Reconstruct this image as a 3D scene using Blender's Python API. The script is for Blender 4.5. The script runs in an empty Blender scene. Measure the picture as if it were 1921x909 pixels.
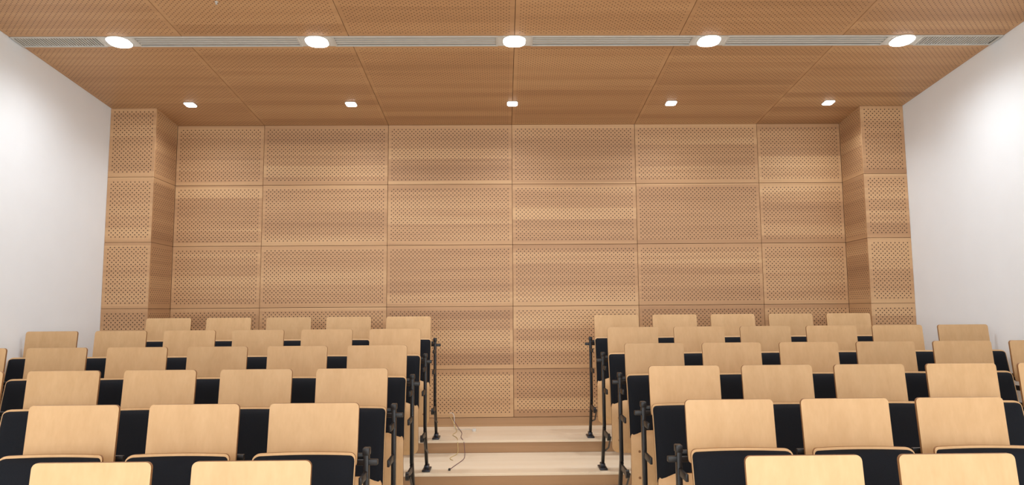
import bpy, bmesh, math, random
from mathutils import Vector, Matrix
random.seed(4)
sc=bpy.context.scene
COL=sc.collection
# ------------------------------------------------------------------ measures
F=1287.14; CX=-0.1031; PSI=0.0134; TH=0.0984; RHO=0.0073
P=0.7957; D1=2.4843; R=0.0939; H1=-0.519
AL=-0.987; SL=0.556; AR=0.9562; SR=0.547
D=7.2376; DC=6.757; WU=1.3259; ZT=1.9898; ZS=0.6489
XL=-4.0192; XLI=-3.564; XRI=3.532; XR=3.9711
SLOPE=0.1035; ZC=2.0395
ZTREAD={6:-1.188,5:-1.300,4:-1.402,3:-1.500,2:-1.595,1:-1.690,0:-1.785}
YB=-3.0
def zceil(y): return ZC+SLOPE*(DC-y)

# ------------------------------------------------------------------ materials
def srgb(r,g,b):
    f=lambda c:((c/255)/12.92 if c/255<=0.04045 else (((c/255)+0.055)/1.055)**2.4)
    return (f(r),f(g),f(b),1)
class N:
    def __init__(s,name):
        s.m=bpy.data.materials.new(name); s.m.use_nodes=True
        s.t=s.m.node_tree; s.b=s.t.nodes['Principled BSDF']
    def n(s,typ,**kw):
        x=s.t.nodes.new(typ)
        for k,v in kw.items(): setattr(x,k,v)
        return x
    def l(s,a,b): s.t.links.new(a,b)
    def math(s,op,a,b=None,c=None):
        x=s.n('ShaderNodeMath',operation=op)
        for i,v in enumerate((a,b,c)):
            if v is None: continue
            if isinstance(v,(int,float)): x.inputs[i].default_value=v
            else: s.l(v,x.inputs[i])
        return x.outputs[0]
    def noise(s,vec,scale=1,detail=3,rough=.5,dist=0):
        x=s.n('ShaderNodeTexNoise'); x.inputs['Scale'].default_value=scale
        x.inputs['Detail'].default_value=detail; x.inputs['Roughness'].default_value=rough
        x.inputs['Distortion'].default_value=dist
        s.l(vec,x.inputs['Vector']); return x.outputs['Fac']
    def scalev(s,vec,v):
        x=s.n('ShaderNodeVectorMath',operation='MULTIPLY'); s.l(vec,x.inputs[0]); x.inputs[1].default_value=v
        return x.outputs[0]
    def ramp(s,fac,stops):
        x=s.n('ShaderNodeValToRGB'); e=x.color_ramp.elements
        while len(e)<len(stops): e.new(.5)
        for i,(p,c) in enumerate(stops): e[i].position=p; e[i].color=c
        s.l(fac,x.inputs[0]); return x.outputs[0]
    def mix(s,fac,a,b,blend='MIX'):
        x=s.n('ShaderNodeMix',data_type='RGBA',blend_type=blend)
        for k,v in ((0,fac),(6,a),(7,b)):
            if isinstance(v,(int,float)): x.inputs[k].default_value=v
            elif isinstance(v,tuple): x.inputs[k].default_value=v
            else: s.l(v,x.inputs[k])
        return x.outputs[2]

def oak(name,dark,mid,light,holes=True,pu=.042,pv=.021,rad=.0058,margin=.032,rough=.45,hole_col=srgb(64,38,24)):
    s=N(name)
    g=s.n('ShaderNodeUVMap',uv_map='grain').outputs[0]
    sg=s.n('ShaderNodeSeparateXYZ'); s.l(g,sg.inputs[0])
    strip=s.math('FLOOR',s.math('DIVIDE',sg.outputs[1],.118))
    wn=s.n('ShaderNodeTexWhiteNoise',noise_dimensions='1D'); s.l(strip,wn.inputs['W'])
    band=s.noise(s.scalev(g,(.25,5.0,1)),1,2,.5)
    band2=s.noise(s.scalev(g,(.7,26,1)),1,2,.5)
    fine=s.noise(s.scalev(g,(4,170,1)),1,3,.6,.3)
    v=s.math('ADD',s.math('MULTIPLY',band,.46),s.math('MULTIPLY',band2,.20))
    v=s.math('ADD',v,s.math('MULTIPLY',fine,.14))
    v=s.math('ADD',v,s.math('MULTIPLY',wn.outputs['Value'],.20))
    col=s.ramp(v,[(.27,dark),(.5,mid),(.71,light)])
    if holes:
        a=s.n('ShaderNodeUVMap',uv_map='pa').outputs[0]; b=s.n('ShaderNodeUVMap',uv_map='pb').outputs[0]
        sa=s.n('ShaderNodeSeparateXYZ'); s.l(a,sa.inputs[0]); sb=s.n('ShaderNodeSeparateXYZ'); s.l(b,sb.inputs[0])
        bu=s.math('DIVIDE',sa.outputs[1],pv)
        row=s.math('FLOOR',bu)
        sh=s.math('MULTIPLY',s.math('MODULO',row,2.0),.5)
        au=s.math('ADD',s.math('DIVIDE',sa.outputs[0],pu),sh)
        du=s.math('SUBTRACT',s.math('FRACT',au),.5); dv=s.math('SUBTRACT',s.math('FRACT',bu),.5)
        eu=s.math('MULTIPLY',du,pu); ev_=s.math('MULTIPLY',dv,pv)
        # distance of each hole's own centre to the four panel edges, so holes are never cut
        m=s.math('MINIMUM',
            s.math('MINIMUM',s.math('SUBTRACT',sa.outputs[0],eu),s.math('SUBTRACT',sa.outputs[1],ev_)),
            s.math('MINIMUM',s.math('ADD',sb.outputs[0],eu),s.math('ADD',sb.outputs[1],ev_)))
        mask=s.math('GREATER_THAN',m,margin)
        dist=s.math('SQRT',s.math('ADD',s.math('MULTIPLY',eu,eu),s.math('MULTIPLY',ev_,ev_)))
        h=s.math('LESS_THAN',dist,rad)
        h=s.math('MULTIPLY',h,mask)
        col=s.mix(h,col,hole_col)
    s.l(col,s.b.inputs['Base Color']); s.b.inputs['Roughness'].default_value=rough
    s.b.inputs['Specular IOR Level'].default_value=.35
    return s.m
def plain(name,c,rough=.5,metal=0,spec=.5,var=.0,vscale=30,bump=0):
    s=N(name); s.b.inputs['Roughness'].default_value=rough; s.b.inputs['Metallic'].default_value=metal
    s.b.inputs['Specular IOR Level'].default_value=spec
    tc=s.n('ShaderNodeTexCoord').outputs['Object']
    nz=s.noise(tc,vscale,4,.6)
    d=tuple(x*(1-var) for x in c[:3])+(1,); l=tuple(min(1,x*(1+var)) for x in c[:3])+(1,)
    s.l(s.ramp(nz,[(.3,d),(.7,l)]),s.b.inputs['Base Color'])
    if bump:
        bp=s.n('ShaderNodeBump'); bp.inputs['Strength'].default_value=bump; bp.inputs['Distance'].default_value=.002
        s.l(nz,bp.inputs['Height']); s.l(bp.outputs[0],s.b.inputs['Normal'])
    return s.m
def beech(name,dark,light,tint=.12):
    s=N(name)
    tc=s.n('ShaderNodeTexCoord').outputs['Object']
    oi=s.n('ShaderNodeObjectInfo').outputs['Random']
    off=s.n('ShaderNodeCombineXYZ'); s.l(s.math('MULTIPLY',oi,37.),off.inputs[0]); s.l(s.math('MULTIPLY',oi,19.),off.inputs[2])
    ad=s.n('ShaderNodeVectorMath',operation='ADD'); s.l(tc,ad.inputs[0]); s.l(off.outputs[0],ad.inputs[1])
    v=ad.outputs[0]
    g=s.noise(s.scalev(v,(14,6,5)),1,3,.55,.4); f=s.noise(s.scalev(v,(70,70,22)),1,2,.5)
    m=s.math('ADD',s.math('MULTIPLY',g,.7),s.math('MULTIPLY',f,.3))
    col=s.ramp(m,[(.25,dark),(.75,light)])
    br=s.math('ADD',s.math('MULTIPLY',oi,tint),1-tint*.6)
    cm=s.n('ShaderNodeCombineColor'); 
    for i in range(3): s.l(br,cm.inputs[i])
    col=s.mix(1.0,col,cm.outputs[0],'MULTIPLY')
    s.l(col,s.b.inputs['Base Color']); s.b.inputs['Roughness'].default_value=.45; s.b.inputs['Specular IOR Level'].default_value=.3
    return s.m
M_WALLW=oak('oak_perforated_wall',srgb(166,126,92),srgb(194,153,113),srgb(216,178,134))
M_CEILW=oak('oak_perforated_ceiling',srgb(168,127,90),srgb(190,147,106),srgb(205,164,121),rad=.0048,hole_col=srgb(84,54,34))
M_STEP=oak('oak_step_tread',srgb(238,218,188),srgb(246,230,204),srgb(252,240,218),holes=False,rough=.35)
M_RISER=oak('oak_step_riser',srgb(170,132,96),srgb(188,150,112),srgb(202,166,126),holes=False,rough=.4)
M_BACK=plain('dark_joint_backing',srgb(84,56,36),.9)
M_WHITE=plain('white_wall_paint',srgb(243,248,253),.75,spec=.25,var=.012,vscale=3)
M_BEECH=beech('beech_plywood',srgb(204,165,119),srgb(219,182,136))
M_EDGE=plain('beech_ply_edge',srgb(146,104,64),.5,var=.12,vscale=60)
M_FAB=plain('black_fabric',srgb(24,27,33),.92,spec=.2,var=.25,vscale=400,bump=.3)
M_STEEL=plain('black_powder_coated_steel',srgb(20,20,22),.38,spec=.45,var=.06)
M_FOOT=plain('worn_steel_foot',srgb(60,62,70),.35,metal=.6,var=.1)
M_ALU=plain('white_coated_aluminium',srgb(196,193,186),.4,var=.02)
M_SLOT=plain('dark_slot',srgb(84,74,62),.9)
def emis(name,st,c=(1,.985,.96,1)):
    s=N(name); s.b.inputs['Base Color'].default_value=(.9,.9,.9,1)
    s.b.inputs['Emission Color'].default_value=c; s.b.inputs['Emission Strength'].default_value=st
    return s.m
M_LENS=emis('lit_diffuser_lens',16)
M_LENS2=emis('lit_small_lens',11)

# ------------------------------------------------------------------ mesh helpers
def newobj(name,me,parent=None,**props):
    o=bpy.data.objects.new(name,me); COL.objects.link(o)
    if parent: o.parent=parent
    for k,v in props.items(): o[k]=v
    return o
def finish(bm,name,mats,smooth=False,angle=None):
    bmesh.ops.recalc_face_normals(bm,faces=bm.faces)
    me=bpy.data.meshes.new(name); bm.to_mesh(me); bm.free()
    for m in mats: me.materials.append(m)
    if smooth:
        me.shade_smooth()
        if angle: 
            try: me.set_sharp_from_angle(angle=angle)
            except Exception: pass
    return me
def box(bm,c,s,mat=0,bev=0,rot=None):
    r=bmesh.ops.create_cube(bm,size=1)
    vs=r['verts']
    for v in vs: v.co=Vector((v.co.x*s[0],v.co.y*s[1],v.co.z*s[2]))
    fs=set(f for v in vs for f in v.link_faces)
    if bev:
        es=set(e for f in fs for e in f.edges)
        b=bmesh.ops.bevel(bm,geom=list(es),offset=bev,segments=2,profile=.5,affect='EDGES')
        vs=list(set(v for f in b['faces'] for v in f.verts)|set(v for v in vs if v.is_valid))
        allv=set(vs)
        stack=list(allv)
        while stack:
            v=stack.pop()
            for e in v.link_edges:
                o=e.other_vert(v)
                if o not in allv: allv.add(o); stack.append(o)
        vs=list(allv)
    for v in vs:
        if rot: v.co=rot@v.co
        v.co+=Vector(c)
    for f in set(f for v in vs for f in v.link_faces): f.material_index=mat
    return vs
def cyl(bm,c,r,h,axis='Z',mat=0,seg=20):
    m=Matrix.Identity(4)
    if axis=='Y': m=Matrix.Rotation(math.pi/2,4,'X')
    if axis=='X': m=Matrix.Rotation(math.pi/2,4,'Y')
    q=bmesh.ops.create_cone(bm,cap_ends=True,segments=seg,radius1=r,radius2=r,depth=h,matrix=Matrix.Translation(Vector(c))@m)
    for f in set(f for v in q['verts'] for f in v.link_faces): f.material_index=mat
def tube(bm,pts,r,seg=10,mat=0):
    pts=[Vector(p) for p in pts]; rings=[]
    for i,p in enumerate(pts):
        t=(pts[min(i+1,len(pts)-1)]-pts[max(i-1,0)]).normalized()
        a=t.cross(Vector((1,0,0))); 
        if a.length<.1: a=t.cross(Vector((0,0,1)))
        a.normalize(); b=t.cross(a)
        rings.append([bm.verts.new(p+(a*math.cos(2*math.pi*k/seg)+b*math.sin(2*math.pi*k/seg))*r) for k in range(seg)])
    for i in range(len(rings)-1):
        for k in range(seg):
            bm.faces.new((rings[i][k],rings[i][(k+1)%seg],rings[i+1][(k+1)%seg],rings[i+1][k])).material_index=mat
    bm.faces.new(rings[0]).material_index=mat; bm.faces.new(rings[-1]).material_index=mat
def sheet(w,h,r,z0,yfun,tfun,nx=14,nz=10,edge_mat=1,wtaper=0):
    """curved rounded-corner sheet standing in XZ, front towards -Y"""
    zs=[]
    for k in range(5): zs.append(r*(1-math.cos(k/4*math.pi/2)))
    zs=zs[:-1]+[r+(h-2*r)*k/nz for k in range(nz+1)]+[h-z for z in reversed(zs[:-1])]
    bm=bmesh.new(); fr=[];bk=[]
    for z in zs:
        d=0
        if z<r: d=r-math.sqrt(max(0,r*r-(r-z)**2))
        if z>h-r: d=r-math.sqrt(max(0,r*r-(z-(h-r))**2))
        hw=w/2-d-wtaper*(1-z/h)
        fr.append([]);bk.append([])
        for i in range(nx+1):
            x=-hw+2*hw*i/nx
            y=yfun(x,z); t=tfun(x,z)
            fr[-1].append(bm.verts.new((x,y-t,z0+z))); bk[-1].append(bm.verts.new((x,y,z0+z)))
    n=len(zs)
    for j in range(n-1):
        for i in range(nx):
            bm.faces.new((fr[j][i],fr[j][i+1],fr[j+1][i+1],fr[j+1][i]))
            bm.faces.new((bk[j][i],bk[j+1][i],bk[j+1][i+1],bk[j][i+1]))
        for q in (0,nx):
            bm.faces.new((fr[j][q],fr[j+1][q],bk[j+1][q],bk[j][q])).material_index=edge_mat
    for i in range(nx):
        for q in (0,n-1):
            bm.faces.new((fr[q][i],fr[q][i+1],bk[q][i+1],bk[q][i])).material_index=edge_mat
    return bm

class PanelMesh:
    def __init__(s):
        s.bm=bmesh.new(); s.g=s.bm.loops.layers.uv.new('grain'); s.a=s.bm.loops.layers.uv.new('pa'); s.b=s.bm.loops.layers.uv.new('pb')
    def panel(s,o,eu,ev,nrm,w,h,t=.012,gap=.004,mat=0,rand=True):
        o=Vector(o);eu=Vector(eu);ev=Vector(ev);nrm=Vector(nrm)
        off=(random.uniform(0,50),random.uniform(0,50)) if rand else (0,0)
        g=gap/2; c=.0015
        def ring(ins,d): return [s.bm.verts.new(o+eu*u+ev*v+nrm*d) for u,v in ((ins,ins),(w-ins,ins),(w-ins,h-ins),(ins,h-ins))]
        r0=ring(g,-t); r1=ring(g,-c); r2=ring(g+c,0)
        fs=[s.bm.faces.new(r2)]
        for A,B in ((r0,r1),(r1,r2)):
            for i in range(4): fs.append(s.bm.faces.new((A[i],A[(i+1)%4],B[(i+1)%4],B[i])))
        for f in fs:
            f.material_index=mat
            for l in f.loops:
                q=l.vert.co-o; u=q.dot(eu); v=q.dot(ev)
                l[s.g].uv=(u+off[0],v+off[1]); l[s.a].uv=(u,v); l[s.b].uv=(w-u,h-v)
    def quad(s,pts,mat=1):
        f=s.bm.faces.new([s.bm.verts.new(p) for p in pts]); f.material_index=mat
        for l in f.loops: l[s.g].uv=(l.vert.co.x,l.vert.co.z+l.vert.co.y)
    def done(s,name,mats):
        me=bpy.data.meshes.new(name); s.bm.to_mesh(me); s.bm.free()
        for m in mats: me.materials.append(m)
        o=newobj(name,me); o['kind']='structure'; return o

# ------------------------------------------------------------------ room shell
BASETOP=-1.100
zedges=[ZT]+[ZT-ZS*k for k in (1,2,3,4)]+[BASETOP]
pm=PanelMesh()
xe=[-3.578,-2*WU,-WU,0,WU,2*WU,3.553]
pm.quad([(-3.6,D+.012,-1.3),(3.6,D+.012,-1.3),(3.6,D+.012,ZT+.1),(-3.6,D+.012,ZT+.1)])
for i in range(6):
    for k in range(5):
        pm.panel((xe[i],D,zedges[k+1]),(1,0,0),(0,0,1),(0,-1,0),xe[i+1]-xe[i],zedges[k]-zedges[k+1])
pm.done('wall_back',[M_WALLW,M_BACK])
def pier(name,xo,xi,xr,sg):
    pm=PanelMesh()
    zc_=[ZC]+zedges[1:]
    zc_[-1]=-1.19
    a,b=(xo,xi) if xo<xi else (xi,xo)
    pm.quad([(a,DC+.012,-1.7),(b,DC+.012,-1.7),(b,DC+.012,ZC+.1),(a,DC+.012,ZC+.1)])
    ev=Vector((xr-xi,D-DC,0)); L=ev.length; ev.normalize()
    n=Vector((ev.y,-ev.x,0)) if sg<0 else Vector((-ev.y,ev.x,0))
    o=Vector((xi,DC,0))
    pm.quad([tuple(o-n*.012+Vector((0,0,-1.7))),tuple(o+ev*L-n*.012+Vector((0,0,-1.7))),tuple(o+ev*L-n*.012+Vector((0,0,ZC+.1))),tuple(o-n*.012+Vector((0,0,ZC+.1)))])
    for k in range(5):
        h=zc_[k]-zc_[k+1]
        pm.panel((a,DC,zc_[k+1]),(1,0,0),(0,0,1),(0,-1,0),b-a,h,gap=.003)
        pm.panel((xi,DC,zc_[k+1]),ev,(0,0,1),n,L,h,gap=.003)
    return pm.done(name,[M_WALLW,M_BACK])
pier('wall_pier_left',XL,XLI,-3.578,-1)
pier('wall_pier_right',XR,XRI,3.553,1)
# ceiling
pm=PanelMesh()
ev=Vector((0,1,-SLOPE)).normalized(); nn=Vector((0,-SLOPE,-1)).normalized()
k_=math.sqrt(1+SLOPE**2)
S0,S1=5.315,5.475
xc=[XL,-2*WU,-WU,0,WU,2*WU,XR]
ys=[(S1,D+.01)]+[(S0-1.33,S0),(S0-2.66,S0-1.33),(S0-3.99,S0-2.66),(S0-5.32,S0-3.99),(S0-6.65,S0-5.32),(YB,S0-6.65)]
for (y0,y1) in ys:
    for i in range(6):
        pm.panel((xc[i],y0,zceil(y0)),(1,0,0),ev,nn,xc[i+1]-xc[i],(y1-y0)*k_)
up=.05
pm.quad([(XL,YB,zceil(YB)+up),(XR,YB,zceil(YB)+up),(XR,D+.05,zceil(D+.05)+up),(XL,D+.05,zceil(D+.05)+up)])
for y in (S0,S1):
    pm.quad([(XL,y,zceil(y)),(XR,y,zceil(y)),(XR,y,zceil(y)+up),(XL,y,zceil(y)+up)])
pm.done('ceiling',[M_CEILW,M_BACK])
def slab(name,pts,mat):
    bm=bmesh.new(); vs=[bm.verts.new(p) for p in pts[0]]; ws=[bm.verts.new(p) for p in pts[1]]
    bm.faces.new(vs); bm.faces.new(ws[::-1]); n=len(vs)
    for i in range(n): bm.faces.new((vs[i],vs[(i+1)%n],ws[(i+1)%n],ws[i]))
    o=newobj(name,finish(bm,name,[mat])); o['kind']='structure'; return o
for nm,x,dx in (('wall_left',XL,-.12),('wall_right',XR,.12)):
    prof=[(YB,-1.9),(D+.1,-1.9),(D+.1,zceil(D+.1)+.05),(YB,zceil(YB)+.05)]
    slab(nm,([(x,a,b) for a,b in prof],[(x+dx,a,b) for a,b in prof]),M_WHITE)
slab('wall_front',([(XL,YB,-1.9),(XR,YB,-1.9),(XR,YB,3.2),(XL,YB,3.2)],[(XL,YB-.1,-1.9),(XR,YB-.1,-1.9),(XR,YB-.1,3.2),(XL,YB-.1,3.2)]),M_WHITE)
# stepped floor
pm=PanelMesh()
YE={n:D1+P*(n-1)+.003 for n in range(1,7)}
for n in range(0,7):
    y0=YE[n] if n>0 else YB; y1=YE[n+1] if n<6 else D+.02
    z=ZTREAD[n]
    pm.panel((XL,y0-(.012 if n else 0),z),(1,0,0),(0,1,0),(0,0,1),XR-XL,y1-y0+.012,t=.018,gap=0,mat=0)
    if n>0:
        zl=ZTREAD[n-1]
        pm.panel((XL,y0,zl),(1,0,0),(0,0,1),(0,-1,0),XR-XL,z-zl-.016,t=.01,gap=0,mat=1)
pm.quad([(XL,YB,-1.9),(XR,YB,-1.9),(XR,D,-1.9),(XL,D,-1.9)],mat=1)
pm.done('floor',[M_STEP,M_RISER])
pm=PanelMesh()
pm.panel((-3.57,D-.014,ZTREAD[6]),(1,0,0),(0,0,1),(0,-1,0),7.12,BASETOP-ZTREAD[6]-.002,t=.02,gap=0)
pm.done('baseboard_back',[M_RISER])

# ------------------------------------------------------------------ ceiling fittings
def ceilframe(x,y,drop=0):
    up_=-nn
    return Matrix(((1,ev.x,up_.x,x),(0,ev.y,up_.y,y),(0,ev.z,up_.z,zceil(y)-drop),(0,0,0,1)))
YM=(S0+S1)/2
W=(S1-S0)*k_
def segs():
    xl=[-3.19,-1.6,0,1.59,3.18]
    e=.135
    out=[(XL+.012,xl[0]-e,True)]
    for a,b in zip(xl[:-1],xl[1:]): out.append((a+e,b-e,False))
    out.append((xl[-1]+e,XR-.012,True)); return out
for a,b,fine in segs():
    L=b-a
    root=newobj('linear_air_diffuser',None); root.matrix_world=ceilframe((a+b)/2,YM)
    root['label']='white slotted linear air diffuser recessed in the wood ceiling' if not fine else 'white finely louvred air grille recessed in the wood ceiling'
    root['category']='air vent'; root['group']='air diffusers in the ceiling strip'
    bm=bmesh.new()
    for s_ in (-1,1): box(bm,(0,s_*(W/2-.007),-.002),(L,.014,.012),bev=.001)
    for s_ in (-1,1): box(bm,(s_*(L/2-.008),0,-.002),(.016,W-.028,.011),bev=.001)
    newobj('frame',finish(bm,'diffuser_frame',[M_ALU]),root)
    if not fine:
        bm=bmesh.new(); box(bm,(0,0,0),(L-.034,.019,.010),bev=.001)
        me=finish(bm,'diffuser_blade',[M_ALU])
        for q in (-.036,0,.036):
            o=newobj('blade',me,root); o.location=(0,q,0)
    else:
        bm=bmesh.new(); nsl=int((L-.04)/.022)
        for i in range(nsl): box(bm,(-(L-.04)/2+.011+i*.022,0,0),(.011,W-.034,.008))
        newobj('louvre',finish(bm,'grille_louvre',[M_ALU]),root)
    bm=bmesh.new(); box(bm,(0,0,.022),(L-.034,W-.032,.006))
    newobj('duct_liner',finish(bm,'duct_liner',[M_SLOT]),root)

def rrect(bm,w,h,r,z0,z1,mat=0,hole=None,seg=8):
    def loop(w,h,r,z):
        out=[]
        for cx,cy,a0 in ((w/2-r,h/2-r,0),(-w/2+r,h/2-r,90),(-w/2+r,-h/2+r,180),(w/2-r,-h/2+r,270)):
            for k in range(seg+1):
                a=math.radians(a0+90*k/seg); out.append(bm.verts.new((cx+r*math.cos(a),cy+r*math.sin(a),z)))
        return out
    A=loop(w,h,r,z0);B=loop(w,h,r,z1);n=len(A); fs=[]
    for i in range(n): fs.append(bm.faces.new((A[i],A[(i+1)%n],B[(i+1)%n],B[i])))
    if hole:
        w2,h2,r2=hole
        C=loop(w2,h2,r2,z0);E=loop(w2,h2,r2,z1)
        for i in range(n):
            j=(i+1)%n
            fs+= [bm.faces.new((A[i],C[i],C[j],A[j])),bm.faces.new((B[i],B[j],E[j],E[i])),bm.faces.new((C[i],E[i],E[j],C[j]))]
    else:
        fs+=[bm.faces.new(A[::-1]),bm.faces.new(B)]
    for f in fs: f.material_index=mat
def downlight(x,y,w,rr,power,lens,label,group,plate,spot):
    root=newobj('recessed_downlight',None); root.matrix_world=ceilframe(x,y)
    root['label']=label; root['category']='ceiling light'; root['group']=group
    bm=bmesh.new()
    if plate: rrect(bm,.27,W,.004,-.003,.004)
    rrect(bm,w+.012,w+.012,rr+.006,-.007,.0,hole=(w-.002,w-.002,rr-.001))
    newobj('trim_ring',finish(bm,'trim_ring',[M_ALU]),root)
    bm=bmesh.new(); rrect(bm,w,w,rr,-.011,-.0035)
    newobj('lens',finish(bm,'lens',[lens]),root)
    ld=bpy.data.lights.new('lamp','SPOT'); ld.energy=power; ld.spot_size=math.radians(spot); ld.spot_blend=1; ld.shadow_soft_size=w*.5
    ld.color=(.93,.97,1)
    lo=newobj('lamp',ld); lo.location=Vector((x,y,zceil(y)-.035)); 
    return root
for x in (-3.19,-1.6,0,1.59,3.18):
    downlight(x,5.395,.175,.07,72,M_LENS,'large round-cornered recessed downlight, brightly lit, in ceiling vent strip','large ceiling downlights',True,165)
for x in (-3.185,-1.6,0,1.585,3.165):
    downlight(x,6.66,.098,.02,19,M_LENS2,'small square recessed downlight, lit, in the wood ceiling','small ceiling downlights',False,140)
def area(x,y,z,sx,sy,e,col=(.90,.955,1),rot=(0,0,0)):
    ld=bpy.data.lights.new('room_light','AREA'); ld.shape='RECTANGLE'; ld.size=sx; ld.size_y=sy; ld.energy=e; ld.color=col
    o=bpy.data.objects.new('room_light',ld); COL.objects.link(o); o.location=(x,y,z); o.rotation_euler=rot; return o
for yy in (-1.6,.6):
    for x in (-2.6,0,2.6):
        area(x,yy,zceil(yy)-.06,1.2,.35,22)
# added unseen fill lights: a front one facing the seats, a low one facing up
area(0,YB+.05,.3,6.5,2.6,175,rot=(math.radians(90),0,0))
area(0,-.8,-1.6,6.0,2.5,80,rot=(math.radians(180-12),0,0))
# small sprinkler head
root=newobj('sprinkler_head',None); root.matrix_world=ceilframe(-2.17,4.81)
root['label']='tiny metal fire sprinkler head under the perforated ceiling'; root['category']='sprinkler'
bm=bmesh.new(); cyl(bm,(0,0,-.002),.012,.004); cyl(bm,(0,0,-.010),.004,.016); newobj('body',finish(bm,'sprinkler_body',[M_ALU],True,.6),root)
bm=bmesh.new(); cyl(bm,(0,0,-.018),.008,.002); newobj('deflector',finish(bm,'sprinkler_deflector',[M_ALU]),root)

# ------------------------------------------------------------------ chairs
FX=.249
def build_proto(row):
    top=(H1+R*(row-1))-ZTREAD[row]
    zr=top-.200
    th=.285
    bm=sheet(.415,th,.020,top-th,lambda x,z:-.032*(1-z/th)+.008,lambda x,z:.014,nx=8,nz=4)
    tab=finish(bm,'tablet',[M_BEECH,M_EDGE],True,.6)
    bh=.43; lean=.16
    yb=lambda x,z:-.115-(bh-z)*lean-.030*(x/.225)**2-.012*math.sin(z/bh*math.pi)+(.010*((z-bh+.04)/.04)**2 if z>bh-.04 else 0)
    bm=sheet(.456,bh,.026,zr-bh,yb,lambda x,z:.012,nx=16,nz=10)
    shell=finish(bm,'back_shell',[M_BEECH,M_EDGE],True,.7)
    ch=.416
    yc=lambda x,z:yb(x,z+.004)-.0115
    def tc(x,z):
        a=max(0,1-abs(x/.222)**8); b=max(0,1-abs((z-ch/2)/(ch/2))**8)
        return .003+.032*(a*b)**.5
    bm=sheet(.446,ch,.022,zr-bh+.004,yc,tc,nx=20,nz=14,edge_mat=0)
    cush=finish(bm,'back_cushion',[M_FAB],True)
    sh=.40; z0=max(zr-.36-sh,.17)
    ysx=lambda x,z:-.255-.02*(z/sh)+.03*(x/.22)**2+(.05*((z-sh+.09)/.09)**2 if z>sh-.09 else 0)+(.03*((.07-z)/.07)**2 if z<.07 else 0)
    bm=sheet(.445,sh,.055,z0,ysx,lambda x,z:.016,nx=16,nz=12)
    for bx in (-.17,.17):
        for bz in (.1,.27):
            cyl(bm,(bx,ysx(bx,bz)-.017,z0+bz),.008,.006,'Y',mat=1,seg=12)
    seat=finish(bm,'seat_shell',[M_BEECH,M_EDGE],True,.7)
    def ts(x,z):
        a=max(0,1-abs(x/.205)**8); b=max(0,1-abs((z-.18)/.18)**8)
        return .05*(a*b)**.5+.002
    bm=sheet(.42,.37,.05,z0+.012,lambda x,z:ysx(x,z+.012)+.001,lambda x,z:-ts(x,z),nx=14,nz=12,edge_mat=0)
    scush=finish(bm,'seat_cushion',[M_FAB],True)
    def mkframe(endf):
        bm=bmesh.new()
        pz=zr-.004 if endf else zr-.09
        box(bm,(0,-.02,(pz+.36)/2),(.024,.042,pz-.36),bev=.004)
        box(bm,(0,.055,.19),(.024,.042,math.hypot(.17,.34)),bev=.004,rot=Matrix.Rotation(math.atan2(.15,.34),3,'X'))
        if endf:
            box(bm,(0,-.02,zr-.066),(.104,.028,.026),bev=.004)
            box(bm,(0,-.02,zr-.018),(.032,.048,.034),bev=.005)
        else:
            box(bm,(0,-.02,zr-.066),(.10,.025,.022),bev=.003)
        box(bm,(0,-.09,zr-.12),(.014,.15,.034),bev=.003)
        box(bm,(0,-.11,zr-.30),(.014,.20,.038),bev=.003)
        box(bm,(0,-.13,z0+.12),(.014,.24,.045),bev=.004)
        cyl(bm,(0,-.235,z0+.12),.028,.022,'X')
        tube(bm,[(0.016,-.235,z0+.12),(.016,-.12,z0+.02),(.016,.05,.16)],.007)
        return finish(bm,'side_frame',[M_STEEL],True,.5)
    frame=mkframe(True); frame2=mkframe(False)
    bm=bmesh.new()
    box(bm,(0,.13,.008),(.065,.15,.014),bev=.004); box(bm,(0,.13,.03),(.038,.07,.035),bev=.006)
    for y in (.07,.19): cyl(bm,(.0,y,.018),.010,.008,mat=0,seg=6)
    foot=finish(bm,'foot',[M_FOOT],True,.5)
    bm=bmesh.new()
    box(bm,(0,.012,zr-.045),(.46,.020,.026),bev=.003)
    for x in (-.12,.12): box(bm,(x,.014,zr+.0),(.04,.012,.10),bev=.003)
    br=finish(bm,'tablet_bracket',[M_STEEL],True,.5)
    return dict(tab=tab,shell=shell,cush=cush,seat=seat,scush=scush,frame=frame,frame2=frame2,foot=foot,br=br)
def chair(row,x,side,end,outer):
    pr=protos[row]
    y=D1+P*(row-1); z=ZTREAD[row]
    root=newobj('auditorium_chair',None); root.location=(x,y,z); root.empty_display_size=.1
    root['label']='folding beech auditorium chair, black cushions, '+('beside the aisle steps' if end else 'in tiered row')
    root['category']='chair'; root['group']='folding auditorium chairs in tiered rows'
    newobj('writing_tablet',pr['tab'],root); 
    b=newobj('backrest',pr['shell'],root); newobj('backrest_cushion',pr['cush'],b)
    s=newobj('seat',pr['seat'],root); newobj('seat_cushion',pr['scush'],s)
    newobj('tablet_bracket',pr['br'],root)
    for dx,e in [(-side*FX,end)]+([(side*FX,True)] if outer else []):
        f=newobj('side_frame',pr['frame' if e else 'frame2'],root); f.location=(dx,0,0)
        newobj('foot',pr['foot'],f)
protos={n:build_proto(n) for n in range(1,7)}
counts={1:2,2:3,3:5,4:6,5:6,6:5}
for row,c in counts.items():
    for i in range(c):
        chair(row,AL-SL*i,-1,i==0,row==6 and i==c-1)
        chair(row,AR+SR*i,1,i==0,row==6 and i==c-1)

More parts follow.
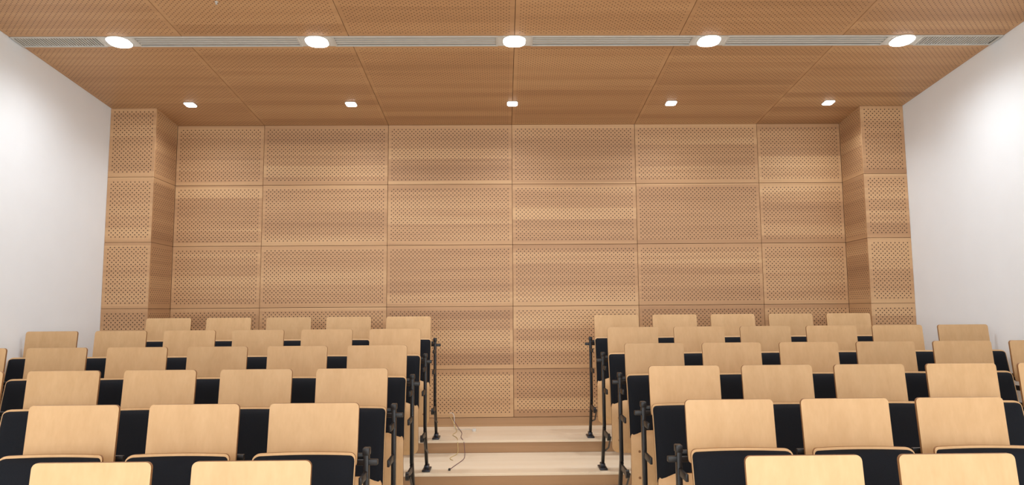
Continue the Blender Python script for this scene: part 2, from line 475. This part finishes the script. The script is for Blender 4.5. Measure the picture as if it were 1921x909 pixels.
# ------------------------------------------------------------------ loose cables (one tangle)
bundle=newobj('loose_cable_bundle',None); bundle.location=(-.55,6.7,ZTREAD[6])
bundle['label']='tangle of thin loose cables trailing down the aisle step'; bundle['category']='cable'
def cable(name,pts,col,r,plug=None):
    cu=bpy.data.curves.new(name,'CURVE'); cu.dimensions='3D'; cu.bevel_depth=r; cu.bevel_resolution=2; cu.resolution_u=8
    sp=cu.splines.new('NURBS'); sp.points.add(len(pts)-1); sp.use_endpoint_u=True; sp.order_u=4
    off=bundle.location
    for p,q in zip(sp.points,pts): p.co=(q[0]-off[0],q[1]-off[1],q[2]-off[2],1)
    tmp=bpy.data.objects.new('tmp',cu); COL.objects.link(tmp)
    bpy.context.view_layer.update()
    me=bpy.data.meshes.new_from_object(tmp.evaluated_get(bpy.context.evaluated_depsgraph_get()))
    bpy.data.objects.remove(tmp)
    m=plain(name+'_sheath',col,.45); me.materials.clear(); me.materials.append(m)
    root=newobj(name,me,bundle); root['label']=('white' if col[2]>.6 else 'cream' if col[1]>.4 else 'purple')+' cable'
    if plug:
        bm=bmesh.new(); box(bm,Vector(plug[0])-off,plug[1],bev=.003); newobj('connector',finish(bm,'connector',[plug[2]]),root)
M_PLW=plain('white_plastic',srgb(232,232,228),.4); M_PLB=plain('black_plastic',srgb(25,25,28),.4)
z6=ZTREAD[6]+.003; z5=ZTREAD[5]+.003; ye=YE[6]
wy=D-.022
cable('cable',[(-.66,wy,-1.05),(-.62,wy-.02,-1.03),(-.60,wy-.06,-1.12),(-.62,wy-.1,z6),(-.54,7.0,z6),(-.48,7.08,z6),(-.44,7.05,z6),(-.405,6.98,z6)],srgb(225,222,215),.0032,((-.398,6.96,z6+.008),(.035,.05,.022),M_PLW))
cable('cable',[(-.67,wy,-1.08),(-.64,wy-.03,-1.08),(-.60,wy-.08,z6),(-.55,6.9,z6),(-.62,6.75,z6),(-.54,6.62,z6),(-.53,ye-.02,z6+.003),(-.525,ye-.035,-1.24),(-.52,ye-.05,z5),(-.56,6.32,z5),(-.60,6.22,z5),(-.55,6.15,z5)],srgb(214,190,130),.003)
cable('cable',[(-.65,wy,-1.10),(-.62,wy-.04,-1.10),(-.57,wy-.12,z6),(-.50,6.85,z6),(-.52,6.62,z6),(-.47,ye-.02,z6+.003),(-.465,ye-.035,-1.24),(-.46,ye-.05,z5),(-.45,6.2,z5),(-.49,6.05,z5),(-.53,5.90,z5),(-.55,5.80,z5)],srgb(120,84,94),.0028,((-.552,5.785,z5+.005),(.018,.035,.014),M_PLB))

# ------------------------------------------------------------------ world, camera
w=bpy.data.worlds.new('world'); sc.world=w; w.use_nodes=True
w.node_tree.nodes['Background'].inputs[0].default_value=(.8,.86,1,1); w.node_tree.nodes['Background'].inputs[1].default_value=.1
c,s=math.cos(PSI),math.sin(PSI); Rz=Matrix(((c,-s,0),(s,c,0),(0,0,1)))
c,s=math.cos(TH),math.sin(TH); Rx=Matrix(((1,0,0),(0,c,s),(0,-s,c)))
c,s=math.cos(RHO),math.sin(RHO); Ry=Matrix(((c,0,-s),(0,1,0),(s,0,c)))
M=Ry@Rx@Rz
rt,fw,u_=M[0],M[1],M[2]
cam=bpy.data.cameras.new('camera'); co=bpy.data.objects.new('camera',cam); COL.objects.link(co)
cam.sensor_width=36; cam.lens=F/1921*36; cam.clip_start=.02
co.matrix_world=Matrix(((rt[0],u_[0],-fw[0],CX),(rt[1],u_[1],-fw[1],0),(rt[2],u_[2],-fw[2],0),(0,0,0,1)))
sc.camera=co
sc.view_settings.view_transform='Standard'
